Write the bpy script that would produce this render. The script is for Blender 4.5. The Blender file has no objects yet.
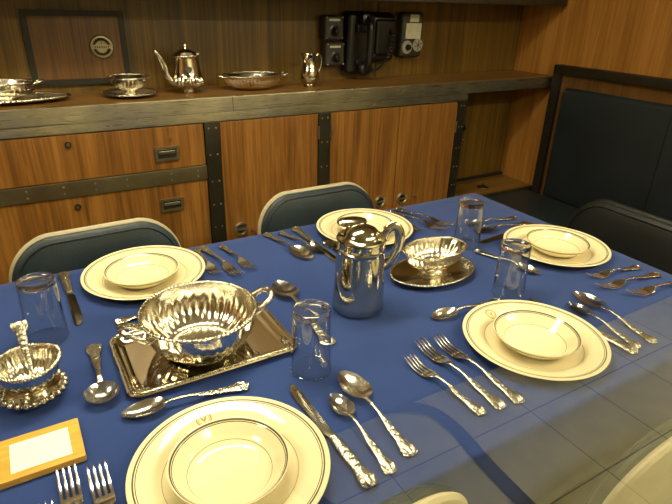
import bpy, bmesh, math, random
from mathutils import Vector, Matrix
random.seed(7)
PI = math.pi
sc = bpy.context.scene
COL = sc.collection

# ------------------------------------------------------------------ materials
def new_mat(name):
    m = bpy.data.materials.new(name); m.use_nodes = True
    nt = m.node_tree; nt.nodes.clear()
    out = nt.nodes.new('ShaderNodeOutputMaterial')
    return m, nt, out
def pbsdf(nt, out, col=(.5,.5,.5), rough=.5, metal=0., spec=.5):
    b = nt.nodes.new('ShaderNodeBsdfPrincipled')
    b.inputs['Base Color'].default_value = (*col, 1)
    b.inputs['Roughness'].default_value = rough
    b.inputs['Metallic'].default_value = metal
    b.inputs['Specular IOR Level'].default_value = spec
    nt.links.new(b.outputs[0], out.inputs[0])
    return b
def coords(nt, scale=(1,1,1), loc=(0,0,0)):
    tc = nt.nodes.new('ShaderNodeTexCoord'); mp = nt.nodes.new('ShaderNodeMapping')
    mp.inputs['Scale'].default_value = scale; mp.inputs['Location'].default_value = loc
    nt.links.new(tc.outputs['Object'], mp.inputs[0]); return mp
def noise(nt, vec, scale, detail=4, rough=.5, dist=0.):
    n = nt.nodes.new('ShaderNodeTexNoise'); n.inputs['Scale'].default_value = scale
    n.inputs['Detail'].default_value = detail; n.inputs['Roughness'].default_value = rough
    n.inputs['Distortion'].default_value = dist
    nt.links.new(vec.outputs[0], n.inputs['Vector']); return n
def ramp(nt, fac, stops):
    r = nt.nodes.new('ShaderNodeValToRGB'); e = r.color_ramp.elements
    while len(e) < len(stops): e.new(.5)
    for i, (p, c) in enumerate(stops): e[i].position = p; e[i].color = (*c, 1)
    nt.links.new(fac, r.inputs[0]); return r
def bump(nt, height, strength, dist, b):
    n = nt.nodes.new('ShaderNodeBump'); n.inputs['Strength'].default_value = strength
    n.inputs['Distance'].default_value = dist
    nt.links.new(height, n.inputs['Height']); nt.links.new(n.outputs[0], b.inputs['Normal'])
def plain(name, col, rough=.5, metal=0., spec=.5, var=0., vs=20., bmp=0., bs=200.):
    m, nt, out = new_mat(name); b = pbsdf(nt, out, col, rough, metal, spec)
    mp = coords(nt)
    if var:
        n = noise(nt, mp, vs, 5)
        r = ramp(nt, n.outputs[0], [(.3, tuple(c*(1-var) for c in col)), (.7, tuple(min(1, c*(1+var)) for c in col))])
        nt.links.new(r.outputs[0], b.inputs['Base Color'])
    if bmp:
        n2 = noise(nt, mp, bs, 3); bump(nt, n2.outputs[0], bmp, .002, b)
    return m
def wood(name, dark, mid, light, scale=(60,60,2.2), rough=.38):
    m, nt, out = new_mat(name); b = pbsdf(nt, out, mid, rough)
    mp = coords(nt, scale)
    n = noise(nt, mp, 1.6, 6, .62, .6)
    mp2 = coords(nt, tuple(s*.22 for s in scale))
    n2 = noise(nt, mp2, 1.2, 3, .5, 1.2)
    mx = nt.nodes.new('ShaderNodeMix'); mx.data_type = 'FLOAT'; mx.inputs[0].default_value = .45
    nt.links.new(n.outputs[0], mx.inputs[2]); nt.links.new(n2.outputs[0], mx.inputs[3])
    r = ramp(nt, mx.outputs[0], [(.36, dark), (.5, mid), (.62, light)])
    nt.links.new(r.outputs[0], b.inputs['Base Color'])
    bump(nt, n.outputs[0], .12, .001, b)
    return m
M = {}
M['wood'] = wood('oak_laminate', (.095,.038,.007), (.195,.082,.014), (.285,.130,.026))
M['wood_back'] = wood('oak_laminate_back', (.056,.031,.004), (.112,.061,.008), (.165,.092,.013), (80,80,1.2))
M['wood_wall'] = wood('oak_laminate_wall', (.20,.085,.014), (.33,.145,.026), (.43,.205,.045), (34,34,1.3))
M['wood_flat'] = wood('oak_laminate_flat', (.10,.048,.010), (.16,.078,.016), (.21,.105,.024), (2.2,60,60))
M['hatch'] = wood('walnut_panel', (.070,.031,.008), (.125,.057,.014), (.165,.080,.02), (70,70,1.6))
M['block'] = wood('golden_oak_block', (.50,.27,.035), (.66,.38,.06), (.72,.45,.09), (8,40,60), .4)
def steel(name, col, rough, sc_=(3,3,160)):
    m, nt, out = new_mat(name); b = pbsdf(nt, out, col, rough, 1.)
    mp = coords(nt, sc_); n = noise(nt, mp, 3., 3)
    mp2 = coords(nt, (6,6,6)); n2 = noise(nt, mp2, 1.5, 4)
    r = ramp(nt, n2.outputs[0], [(.3, tuple(c*.72 for c in col)), (.7, col)])
    nt.links.new(r.outputs[0], b.inputs['Base Color'])
    rr = nt.nodes.new('ShaderNodeMapRange'); rr.inputs[3].default_value = rough*.8; rr.inputs[4].default_value = rough*1.25
    nt.links.new(n.outputs[0], rr.inputs[0]); nt.links.new(rr.outputs[0], b.inputs['Roughness'])
    bump(nt, n.outputs[0], .05, .001, b)
    return m
M['steel'] = steel('brushed_steel', (.62,.58,.44), .28)
M['steel_dark'] = steel('dull_steel', (.10,.095,.07), .42)
M['steel_rail'] = steel('tarnished_steel', (.42,.37,.24), .36)
M['iron'] = plain('black_angle_iron', (.020,.018,.014), .45, .3)
def silver(name, col, rough, b1=.06, s1=55, b2=0., s2=400):
    m, nt, out = new_mat(name); b = pbsdf(nt, out, col, rough, 1.)
    mp = coords(nt); n = noise(nt, mp, s1, 3)
    if b2:
        n2 = noise(nt, mp, s2, 2); a = nt.nodes.new('ShaderNodeMath'); a.operation = 'MULTIPLY_ADD'
        nt.links.new(n2.outputs[0], a.inputs[0]); a.inputs[1].default_value = b2; nt.links.new(n.outputs[0], a.inputs[2])
        bump(nt, a.outputs[0], .5, .0012, b)
    else: bump(nt, n.outputs[0], b1, .003, b)
    if b2:
        r = ramp(nt, n2.outputs[0], [(.38, tuple(c*.22 for c in col)), (.56, col)])
    else: r = ramp(nt, n.outputs[0], [(.25, tuple(c*.86 for c in col)), (.6, col)])
    nt.links.new(r.outputs[0], b.inputs['Base Color'])
    return m
M['silver'] = silver('polished_silver', (.88,.84,.72), .16)
M['silver_tray'] = silver('tray_silver', (.83,.79,.66), .08, .03, 14)
M['silver_smooth'] = silver('smooth_silver', (.62,.59,.48), .12, .03, 20)
M['silver_orn'] = silver('chased_silver', (.82,.78,.64), .24, .1, 60, 1.0, 430)
M['cutlery'] = silver('cutlery_silver', (.91,.89,.82), .18, .03, 30)
M['cutlery_orn'] = silver('cutlery_handle_silver', (.86,.83,.71), .26, .1, 80, 1.2, 430)
M['blade'] = silver('knife_blade_steel', (.62,.60,.52), .16, .03, 20)
M['china'] = None
M['black'] = plain('black_bakelite', (.007,.007,.006), .32, var=.3)
M['black_rubber'] = plain('black_rubber_cord', (.010,.010,.010), .6)
M['grey_box'] = plain('dark_grey_enamel', (.030,.029,.022), .45, var=.15, vs=40)
M['label_paper'] = plain('aged_label_paper', (.62,.60,.46), .7, var=.1, vs=60)
M['dial'] = plain('dial_grey', (.34,.34,.28), .5, .1)
M['cream'] = plain('cream_paint', (.60,.54,.34), .42, var=.10, vs=18, bmp=.15, bs=120)
M['chair_back'] = plain('beige_chair_shell', (.36,.325,.215), .40, var=.08, vs=18)
M['vinyl'] = plain('blue_grey_vinyl', (.017,.027,.035), .42, spec=.35, var=.18, vs=9, bmp=.35, bs=260)
M['vinyl_black'] = plain('black_vinyl', (.010,.011,.011), .42, spec=.3, var=.2, vs=9, bmp=.35, bs=260)
M['vinyl_bench'] = plain('dark_navy_vinyl', (.012,.018,.024), .45, var=.22, vs=7, bmp=.35, bs=220)
M['card'] = plain('white_card', (.86,.84,.72), .6, var=.03, vs=40)
M['ceiling'] = plain('ceiling_paint', (.50,.46,.33), .6, var=.06, vs=3)
M['corridor'] = plain('passage_wall_paint', (.42,.38,.26), .55, var=.06, vs=3)
M['brass'] = plain('brass', (.62,.42,.14), .3, 1.)
# china: cream glaze with dark green pinstripes in rings (object-space radius)
def china(name, rings, crest=False):
    m, nt, out = new_mat(name); b = pbsdf(nt, out, (.80,.72,.46), .12, 0, .6)
    b.inputs['Coat Weight'].default_value = .3
    tc = nt.nodes.new('ShaderNodeTexCoord'); sp = nt.nodes.new('ShaderNodeSeparateXYZ')
    nt.links.new(tc.outputs['Object'], sp.inputs[0])
    def math_(op, a, bb=None):
        n = nt.nodes.new('ShaderNodeMath'); n.operation = op
        for k, v in ((0, a), (1, bb)):
            if v is None: continue
            if isinstance(v, (int, float)): n.inputs[k].default_value = v
            else: nt.links.new(v, n.inputs[k])
        return n.outputs[0]
    x, y = sp.outputs[0], sp.outputs[1]
    rad = math_('SQRT', math_('ADD', math_('MULTIPLY', x, x), math_('MULTIPLY', y, y)))
    def band(r, w, v=rad): return math_('LESS_THAN', math_('ABSOLUTE', math_('SUBTRACT', v, r)), w)
    cur = None
    def mixc(prev, fac, col):
        mx = nt.nodes.new('ShaderNodeMix'); mx.data_type = 'RGBA'
        nt.links.new(fac, mx.inputs[0])
        if prev is None: mx.inputs[6].default_value = (.80,.72,.46,1)
        else: nt.links.new(prev, mx.inputs[6])
        mx.inputs[7].default_value = (*col, 1); return mx.outputs[2]
    for r, w, c in rings: cur = mixc(cur, band(r, w), c)
    if crest:
        cx, cy = crest
        dx, dy = math_('SUBTRACT', x, cx), math_('SUBTRACT', y, cy)
        rr = math_('SQRT', math_('ADD', math_('MULTIPLY', dx, dx), math_('MULTIPLY', dy, dy)))
        gold = (.40,.30,.12)
        cur = mixc(cur, band(.0105, .0012, rr), gold); cur = mixc(cur, band(.0078, .0006, rr), gold)
        up = math_('GREATER_THAN', dy, -.003)
        ins = math_('LESS_THAN', rr, .0055)
        v1 = math_('LESS_THAN', math_('ABSOLUTE', math_('SUBTRACT', math_('ABSOLUTE', dx), math_('MULTIPLY', math_('ADD', dy, .003), .62))), .0016)
        cur = mixc(cur, math_('MULTIPLY', math_('MULTIPLY', up, ins), v1), (.40,.28,.10))
        st = math_('MULTIPLY', math_('LESS_THAN', math_('ABSOLUTE', dx), .0009), math_('LESS_THAN', math_('ABSOLUTE', math_('ADD', dy, .004)), .0015))
        cur = mixc(cur, st, (.40,.28,.10))
    nt.links.new(cur, b.inputs['Base Color'])
    return m
G = (.10,.10,.07)
M['china_plate'] = china('china_plate', [(.1225,.0011,G),(.1195,.0006,G),(.0885,.0004,(.35,.27,.12))], (.002,.1015))
M['china_bowl'] = china('china_bowl', [(.0722,.0010,G),(.0700,.0005,G),(.0530,.0004,(.25,.22,.12))])
# cloth
def cloth_mat():
    m, nt, out = new_mat('blue_tablecloth'); b = pbsdf(nt, out, (.0135,.041,.18), .82, 0, .25)
    b.inputs['Sheen Weight'].default_value = .15
    mp = coords(nt); n = noise(nt, mp, 3.0, 4)
    r = ramp(nt, n.outputs[0], [(.3, (.0125,.038,.165)), (.7, (.0145,.044,.192))])
    nt.links.new(r.outputs[0], b.inputs['Base Color'])
    w = noise(nt, coords(nt, (900,900,900)), 1., 2); bump(nt, w.outputs[0], .25, .0006, b)
    return m
M['cloth'] = cloth_mat()
# floor tile: 12 inch tiles with thin dark seams
def tile_mat():
    m, nt, out = new_mat('floor_tile'); b = pbsdf(nt, out, (.3,.3,.22), .45)
    tc = nt.nodes.new('ShaderNodeTexCoord'); mp = nt.nodes.new('ShaderNodeMapping')
    mp.inputs['Location'].default_value = (-1.404, .26, 0)
    nt.links.new(tc.outputs['Object'], mp.inputs[0])
    br = nt.nodes.new('ShaderNodeTexBrick'); br.offset = 0; br.squash = 1
    br.inputs['Scale'].default_value = 1; br.inputs['Brick Width'].default_value = .3048; br.inputs['Row Height'].default_value = .3048
    br.inputs['Mortar Size'].default_value = .0022; br.inputs['Mortar Smooth'].default_value = .1
    br.inputs['Color1'].default_value = (.40,.385,.25,1); br.inputs['Color2'].default_value = (.44,.42,.275,1); br.inputs['Mortar'].default_value = (.04,.037,.025,1)
    nt.links.new(mp.outputs[0], br.inputs['Vector'])
    n = noise(nt, coords(nt), 14, 6)
    r = ramp(nt, n.outputs[0], [(.25, (.78,.77,.72)), (.75, (1,1,1))])
    mx = nt.nodes.new('ShaderNodeMix'); mx.data_type = 'RGBA'; mx.blend_type = 'MULTIPLY'; mx.inputs[0].default_value = 1
    nt.links.new(br.outputs[0], mx.inputs[6]); nt.links.new(r.outputs[0], mx.inputs[7])
    nt.links.new(mx.outputs[2], b.inputs['Base Color'])
    return m
M['tile'] = tile_mat()
def thin_glass(name, ior, tint=(1,1,1), gain=1.0):
    m, nt, out = new_mat(name)
    t = nt.nodes.new('ShaderNodeBsdfTransparent'); t.inputs[0].default_value = (*tint, 1)
    g = nt.nodes.new('ShaderNodeBsdfGlossy'); g.inputs['Roughness'].default_value = .0
    f = nt.nodes.new('ShaderNodeFresnel'); f.inputs[0].default_value = ior
    mx = nt.nodes.new('ShaderNodeMixShader')
    geo = nt.nodes.new('ShaderNodeNewGeometry'); inv = nt.nodes.new('ShaderNodeMath'); inv.operation = 'SUBTRACT'
    inv.inputs[0].default_value = 1; nt.links.new(geo.outputs['Backfacing'], inv.inputs[1])
    mu = nt.nodes.new('ShaderNodeMath'); mu.operation = 'MULTIPLY'; nt.links.new(f.outputs[0], mu.inputs[0]); nt.links.new(inv.outputs[0], mu.inputs[1])
    m2 = nt.nodes.new('ShaderNodeMath'); m2.operation = 'MULTIPLY'; m2.use_clamp = True; m2.inputs[1].default_value = gain; nt.links.new(mu.outputs[0], m2.inputs[0])
    nt.links.new(m2.outputs[0], mx.inputs[0]); nt.links.new(t.outputs[0], mx.inputs[1]); nt.links.new(g.outputs[0], mx.inputs[2])
    nt.links.new(mx.outputs[0], out.inputs[0]); return m
M['pane'] = thin_glass('acrylic_sheet', 1.5, (1,1,1), 1.8)
def edge_mat():
    m, nt, out = new_mat('acrylic_cut_edge'); t = nt.nodes.new('ShaderNodeBsdfTransparent'); t.inputs[0].default_value = (.96,.97,.97,1)
    nt.links.new(t.outputs[0], out.inputs[0]); return m
M['pane_edge'] = edge_mat()
M['tumbler'] = thin_glass('tumbler_glass', 1.5, (.97,.975,.96), 3.0)
def solid_glass():
    m, nt, out = new_mat('thick_glass'); b = pbsdf(nt, out, (1,1,.98), .02)
    b.inputs['Transmission Weight'].default_value = 1; b.inputs['IOR'].default_value = 1.48
    return m
M['glass_base'] = solid_glass()
def emit(name, col, s):
    m, nt, out = new_mat(name); e = nt.nodes.new('ShaderNodeEmission')
    e.inputs[0].default_value = (*col, 1); e.inputs[1].default_value = s
    nt.links.new(e.outputs[0], out.inputs[0]); return m

# ------------------------------------------------------------------ helpers
def obj(name, bm, mat, parent=None, smooth=True, sharp=35, loc=None):
    me = bpy.data.meshes.new(name)
    bmesh.ops.recalc_face_normals(bm, faces=bm.faces)
    if smooth:
        for f in bm.faces: f.smooth = True
        a = math.radians(sharp)
        for e in bm.edges:
            if len(e.link_faces) == 2 and e.calc_face_angle(0) > a: e.smooth = False
    bm.to_mesh(me); bm.free()
    me.materials.append(mat)
    o = bpy.data.objects.new(name, me); COL.objects.link(o)
    if smooth and len(me.polygons) < 120:
        wn = o.modifiers.new('weighted normals', 'WEIGHTED_NORMAL'); wn.keep_sharp = True
    if parent: o.parent = parent
    if loc: o.location = loc
    return o
def empty(name, label, cat, loc=(0,0,0), rz=0, group=None):
    o = bpy.data.objects.new(name, None); COL.objects.link(o)
    o.empty_display_size = .02
    o.location = loc; o.rotation_euler = (0,0,rz); o['label'] = label; o['category'] = cat
    if group: o['group'] = group
    return o
def tag(o, label, cat, group=None):
    o['label'] = label; o['category'] = cat
    if group: o['group'] = group
    return o
def structure(o): o['kind'] = 'structure'; return o
def dup(root, loc, rz, label, group=None, scale=None):
    r = root.copy(); COL.objects.link(r); r.location = loc; r.rotation_euler = (0,0,rz); r['label'] = label
    if group: r['group'] = group
    if scale: r.scale = scale
    for ch in list(root.children):
        c = ch.copy(); COL.objects.link(c); c.parent = r
        for g in ch.children:
            d = g.copy(); COL.objects.link(d); d.parent = c
    return r
def box(bm, x0, x1, y0, y1, z0, z1, bev=0., seg=2):
    c = Vector(((x0+x1)/2, (y0+y1)/2, (z0+z1)/2))
    r = bmesh.ops.create_cube(bm, size=1, matrix=Matrix.Translation(c) @ Matrix.Diagonal((x1-x0, y1-y0, z1-z0, 1)))
    if bev:
        es = {e for v in r['verts'] for e in v.link_edges}
        bmesh.ops.bevel(bm, geom=list(es), offset=bev, segments=seg, profile=.5, affect='EDGES')
    return bm
def bx(*a, **k): return box(bmesh.new(), *a, **k)
def cyl(bm, p, q, r, r2=None, n=20, cap=True):
    p, q = Vector(p), Vector(q); d = q-p
    rot = d.to_track_quat('Z', 'Y').to_matrix().to_4x4()
    bmesh.ops.create_cone(bm, cap_ends=cap, segments=n, radius1=r, radius2=r if r2 is None else r2, depth=d.length,
                          matrix=Matrix.Translation((p+q)/2) @ rot)
    return bm
def grid_faces(bm, rings, close_u=True, cap0=False, cap1=False):
    vs = [[bm.verts.new(p) for p in ring] for ring in rings]
    n = len(vs[0])
    for a, b in zip(vs[:-1], vs[1:]):
        for i in range(n if close_u else n-1):
            j = (i+1) % n
            bm.faces.new((a[i], a[j], b[j], b[i]))
    if cap0: bm.faces.new(vs[0])
    if cap1: bm.faces.new(vs[-1])
    return vs
def catmull(pts, k=6):
    out = []; n = len(pts)
    P_ = [Vector(p) for p in pts]
    for i in range(n-1):
        p0, p1, p2, p3 = P_[max(i-1,0)], P_[i], P_[i+1], P_[min(i+2,n-1)]
        for j in range(k):
            t = j/k
            out.append(.5*((2*p1) + (p2-p0)*t + (2*p0-5*p1+4*p2-p3)*t*t + (3*p1-p0-3*p2+p3)*t**3))
    out.append(P_[-1]); return out
def tube(bm, pts, rad, n=12, closed=False, smoothk=6, flat=1., mod=None):
    """sweep a round (or flattened) section along a path; rad may be a list"""
    P_ = catmull(pts, smoothk) if smoothk else [Vector(p) for p in pts]
    m = len(P_)
    if isinstance(rad, (list, tuple)):
        R_ = []
        for i in range(m):
            t = i/(m-1)*(len(rad)-1); a = int(min(t, len(rad)-2)); R_.append(rad[a]+(rad[a+1]-rad[a])*(t-a))
    else: R_ = [rad]*m
    T = []
    for i in range(m):
        if closed: d = P_[(i+1) % m]-P_[i-1]
        else: d = P_[min(i+1,m-1)]-P_[max(i-1,0)]
        T.append(d.normalized())
    up = Vector((0,0,1)) if abs(T[0].z) < .9 else Vector((0,1,0))
    rings = []
    for i in range(m):
        s = T[i].cross(up)
        if s.length < 1e-4: s = Vector((1,0,0))
        s.normalize(); u = s.cross(T[i]).normalized()
        if not closed: up = u
        ring = []
        for k in range(n):
            a = 2*PI*k/n; rr = R_[i]*(mod(i/m, a) if mod else 1)
            ring.append(P_[i]+s*math.cos(a)*rr+u*math.sin(a)*rr*flat)
        rings.append(ring)
    if closed: rings.append(rings[0])
    vs = grid_faces(bm, rings if not closed else rings[:-1], True, not closed, not closed)
    if closed:
        a, b = vs[-1], vs[0]
        for i in range(n):
            j = (i+1) % n; bm.faces.new((a[i], a[j], b[j], b[i]))
    return bm
def lathe(prof, n=64, nf=0, ax=1., ay=1., rimz=None, bm=None, c=(0,0,0)):
    """prof: (r, z[, flute amplitude]); closed at the axis where r == 0. rimz(theta, r, z) -> (r, z)"""
    bm = bm or bmesh.new(); rings = []
    for p in prof:
        r, z = p[0], p[1]; am = p[2] if len(p) > 2 else 0
        ring = []
        for k in range(n):
            a = 2*PI*k/n
            rr = r*(1+am*abs(math.cos(nf*a/2))*1.0 - am*.5) if am else r
            zz = z
            if rimz: rr, zz = rimz(a, rr, zz)
            ring.append((c[0]+rr*math.cos(a)*ax, c[1]+rr*math.sin(a)*ay, c[2]+zz))
        rings.append(ring)
    c0, c1 = prof[0][0] < 1e-6, prof[-1][0] < 1e-6
    if c0: rings = rings[1:]
    if c1: rings = rings[:-1]
    vs = grid_faces(bm, rings)
    if c0:
        v = bm.verts.new((c[0], c[1], c[2]+prof[0][1]))
        for i in range(n): bm.faces.new((v, vs[0][(i+1) % n], vs[0][i]))
    if c1:
        v = bm.verts.new((c[0], c[1], c[2]+prof[-1][1]))
        for i in range(n): bm.faces.new((v, vs[-1][i], vs[-1][(i+1) % n]))
    return bm
def rope_ring(ax, ay, z, rad, beads=60, amp=.35, n=10, per=6, zf=None, twist=2):
    """gadrooned / rope border following an ellipse"""
    m = beads*per; rings = []
    for i in range(m):
        a = 2*PI*i/m
        c = Vector((ax*math.cos(a), ay*math.sin(a), z+(zf(a) if zf else 0)))
        t = Vector((-ax*math.sin(a), ay*math.cos(a), 0)).normalized(); o = Vector((t.y, -t.x, 0))
        ring = []
        for k in range(n):
            b = 2*PI*k/n
            r = rad*(1-amp+amp*abs(math.cos(beads*a/2*1.0+twist*b*.5))*1.6)
            ring.append(c+o*math.cos(b)*r+Vector((0,0,1))*math.sin(b)*r)
        rings.append(ring)
    bm = bmesh.new(); vs = grid_faces(bm, rings)
    for i in range(n):
        j = (i+1) % n; bm.faces.new((vs[-1][i], vs[-1][j], vs[0][j], vs[0][i]))
    return bm
def lerp_tab(tab, s):
    for (a, va), (b, vb) in zip(tab[:-1], tab[1:]):
        if s <= b:
            t = (s-a)/(b-a) if b > a else 0; t = max(0, min(1, t)); t = t*t*(3-2*t)
            return va+(vb-va)*t
    return tab[-1][1]

# ------------------------------------------------------------------ room shell
TZ = .75                      # table top
YC, YB, XR, ZC = 1.868, 2.135, 2.38, 1.0
PANE_Y = .185
structure(obj('floor', bx(-1.7, 3.7, -1.05, 2.3, -.06, 0), M['tile'], smooth=False))
structure(obj('ceiling', bx(-1.7, 3.7, -1.05, 2.3, 2.12, 2.18), M['ceiling'], smooth=False))
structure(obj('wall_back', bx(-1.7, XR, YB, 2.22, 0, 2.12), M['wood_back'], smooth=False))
structure(obj('wall_right', bx(XR, XR+.08, .26, 2.22, 0, 2.12), M['wood_wall'], smooth=False))
structure(obj('wall_passage_back', bx(XR+.081, 3.6, .26, .34, 0, 2.12), M['corridor'], smooth=False))
structure(obj('wall_passage_right', bx(3.6, 3.68, -1.0, .34, 0, 2.12), M['corridor'], smooth=False))
structure(obj('wall_left', bx(-1.78, -1.7, -1.0, 2.22, 0, 2.12), M['wood_wall'], smooth=False))
structure(obj('wall_front', bx(-1.7, 3.6, -1.05, -.97, 0, 2.12), M['corridor'], smooth=False))

def rivets(parent, pts, axis='y', r=.0035, mat=None, name='rivet'):
    bm = bmesh.new()
    bmesh.ops.create_uvsphere(bm, u_segments=10, v_segments=6, radius=r)
    bmesh.ops.scale(bm, vec=(1,.5,1) if axis == 'y' else (1,1,.5), verts=bm.verts)
    first = obj(name, bm, mat or M['steel'], parent, loc=pts[0])
    for p in pts[1:]:
        c = first.copy(); COL.objects.link(c); c.parent = parent; c.location = p

# worktop with riveted steel edge
wt = empty('worktop', 'long wooden sideboard top with a riveted steel front edge carrying the silver', 'worktop', (0, YC, ZC))
def W(x, y, z): return (x, y-YC, z-ZC)
obj('top_panel', bx(-1.68, XR-.002, .012, YB-YC-.002, -.03, -.0005), M['wood_flat'], wt, smooth=False)
obj('front_trim', bx(-1.68, XR-.002, -.006, .012, -.052, 0, bev=.002), M['steel'], wt)
obj('lower_trim', bx(-1.68, 1.815, .0015, .014, -.0835, -.0545, bev=.001), M['steel'], wt)
rivets(wt, [(x, .001, -.069) for x in [-.15, .0, .16, .255, .275, .40, .56, .72, .90, 1.02, 1.30, 1.55, 1.78]])
rivets(wt, [(x, -.0065, -.030) for x in [1.86, 2.0, 2.14, 2.28]])
obj('trim_joint', bx(.687, .6885, -.0068, -.005, -.05, -.002), M['iron'], wt, smooth=False)

def recess_handle(parent, x0, x1, z0, z1):
    h = obj('recessed_pull', bm_frame(x0, x1, z0, z1, .010), M['steel_dark'], parent)
    obj('pull_cup', bx(x0+.009, x1-.009, -.003, .0, z0+.009, z1-.009), M['iron'], h)
    obj('pull_lip', bx(x0+.012, x1-.012, -.0075, -.0025, z1-.022, z1-.012, bev=.002), M['steel'], h)
def bm_frame(x0, x1, z0, z1, w, y0=-.006, y1=.001):
    bm = bmesh.new()
    box(bm, x0, x1, y0, y1, z1-w, z1); box(bm, x0, x1, y0, y1, z0, z0+w)
    box(bm, x0, x0+w, y0, y1, z0+w, z1-w); box(bm, x1-w, x1, y0, y1, z0+w, z1-w)
    return bm
def lock(parent, x, z, r=.0085):
    bm = cyl(bmesh.new(), (x, -.006, z), (x, .001, z), r, n=20)
    k = obj('lock', bm, M['steel'], parent)
    obj('keyway', bx(x-.0012, x+.0012, -.0068, -.0055, z-.004, z+.004), M['iron'], k)

ZT = ZC-.0845     # underside of steel edge
# drawer cabinet
dc = empty('drawer_cabinet', 'wooden cabinet of two wide drawers with recessed pulls at the left of the sideboard', 'cabinet', (0, YC, 0))
obj('body', bx(-1.68, .578, .022, .26, .0, ZT), M['wood'], dc, smooth=False)
def drawer(z0, z1, hz, lx, lz):
    d = obj('drawer', bx(-.45, .5775, .004, .020, z0, z1, bev=.0015), M['wood'], dc)
    recess_bm_z0, recess_bm_z1 = hz
    root = d
    h = obj('recessed_pull', bm_frame(.402, .483, hz[0], hz[1], .009, -.003, .006), M['steel_rail'], root)
    obj('pull_cup', bx(.411, .474, -.0005, .006, hz[0]+.009, hz[1]-.009), M['iron'], root)
    obj('pull_lip', bx(.414, .471, -.004, .0, hz[1]-.024, hz[1]-.013, bev=.0015), M['steel'], root)
    k = obj('lock', cyl(bmesh.new(), (lx, -.003, lz), (lx, .006, lz), .0095), M['steel_dark'], root)
    obj('lock_face', cyl(bmesh.new(), (lx, -.006, lz), (lx, -.002, lz), .0055), M['steel'], root)
    return d
d1_ = drawer(.766, ZT-.003, (.797, .845), .1407, .883)
obj('keeper_pin', cyl(bmesh.new(), (.4604, -.002, .868), (.4604, .006, .868), .003, n=12), M['brass'], d1_)
drawer(.44, .710, (.612, .658), .1364, .6765)
drawer(.085, .425, (.30, .346), .1364, .38)
obj('steel_band', bx(-1.68, .5785, -.002, .018, .7125, .7635, bev=.0012), M['steel_rail'], dc)
rivets(dc, [(x, -.0025, z) for x in (-.15, 0, .105, .2, .30, .45, .545) for z in (.727, .749)])

def post(x0, x1, parent):
    p = obj('steel_post', bx(x0, x1, -.002, .02, .0, ZT, bev=.0012), M['steel_dark'], parent)
    xs = (x0+.014, x1-.014)
    rivets(p, [(x, -.003, z) for x in xs for z in (.895, .80, .70, .61, .52)], mat=M['steel_rail'])
def latch(parent, x, z, r=.029):
    l = obj('ring_latch', lathe([(0,-.002),(r*.55,-.002),(r*.7,-.009),(r*.88,-.010),(r,-.004),(r,.001),(0,.001)], 32), M['steel'], parent)
    dd = obj('latch_cup', lathe([(0,-.0035),(r*.66,-.0035),(r*.66,-.001),(0,-.001)], 32), M['steel_dark'], l)
    l.matrix_local = Matrix.Translation((x, .003, z)) @ Matrix.Rotation(-PI/2, 4, 'X')
    # lathe axis is z: after the turn the face looks towards the room
    l.matrix_local = Matrix.Translation((x, .003, z)) @ Matrix.Rotation(-PI/2, 4, 'X')
    bm = bmesh.new(); box(bm, -r*.62, r*.62, -.0035, .0035, -.012, -.004, bev=.0015)
    g = obj('latch_bar', bm, M['steel_rail'], l)
    return l
def hinge(parent, x, z):
    bm = cyl(bmesh.new(), (x, -.004, z-.025), (x, -.004, z+.025), .004, n=12)
    obj('hinge', bm, M['steel_rail'], parent)

cb = empty('single_door_cupboard', 'one-door wooden cupboard between two steel posts, right of the drawers', 'cabinet', (0, YC, 0))
obj('body', bx(.583, 1.035, .022, .26, .0, ZT), M['wood'], cb, smooth=False)
post(.5805, .635, cb)
d = obj('door', bx(.637, 1.037, .002, .020, .09, ZT-.003, bev=.0015), M['wood'], cb)
latch(d, .6965, .492)
obj('door_stop', cyl(bmesh.new(), (.7463, -.012, .479), (.7463, .004, .479), .006, n=12), M['steel'], d)
hinge(d, 1.037, .84)

cb = empty('double_door_cupboard', 'two-door wooden cupboard below the wall telephone, round latches by its middle gap', 'cabinet', (0, YC, 0))
obj('body', bx(1.093, 1.80, .022, .26, .0, ZT), M['wood'], cb, smooth=False)
post(1.0385, 1.0915, cb)
d = obj('door', bx(1.094, 1.4325, .002, .020, .09, ZT-.003, bev=.0015), M['wood'], cb)
latch(d, 1.3588, .500); hinge(d, 1.094, .84)
d = obj('door', bx(1.4355, 1.760, .002, .020, .09, ZT-.003, bev=.0015), M['wood'], cb)
latch(d, 1.4823, .497); hinge(d, 1.758, .80)
obj('door_stop', cyl(bmesh.new(), (1.552, -.010, .498), (1.552, .004, .498), .0055, n=12), M['steel'], d)
post(1.762, 1.808, cb)

# open niche
nc = empty('open_niche_cupboard', 'open wooden niche at the right end of the sideboard beside the bench', 'cabinet', (0, YC, 0))
obj('niche_floor', bx(1.81, XR-.002, .0, .255, .06, .430, bev=.001), M['wood_flat'], nc)
obj('back_panel', bx(1.81, XR-.002, .245, .262, .432, ZC-.053), M['wood_back'], nc, smooth=False)  # shade inside the niche put into the colour: darker wood than the doors
obj('floor_edge_trim', bx(1.81, XR-.002, -.008, .004, .416, .436, bev=.0015), M['steel_rail'], nc)
obj('rear_sill', bx(1.81, XR-.002, .228, .244, .431, .445, bev=.002), M['iron'], nc)
kn = obj('turn_knob', lathe([(0,.018),(.008,.017),(.011,.011),(.006,.006),(.017,.004),(.019,0),(0,0)], 24), M['black'], nc)
kn.matrix_local = Matrix.Translation((2.045, .244, .722)) @ Matrix.Rotation(PI/2, 4, 'X')
obj('floor_fitting', lathe([(0,.020),(.005,.019),(.006,.008),(.014,.005),(.028,.003),(.030,0),(0,0)], 24), M['steel_dark'], nc, loc=(2.10, .10, .431))
obj('lock_pin', cyl(bmesh.new(), (2.05, .236, .66), (2.05, .247, .66), .003, n=10), M['steel'], nc)

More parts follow.
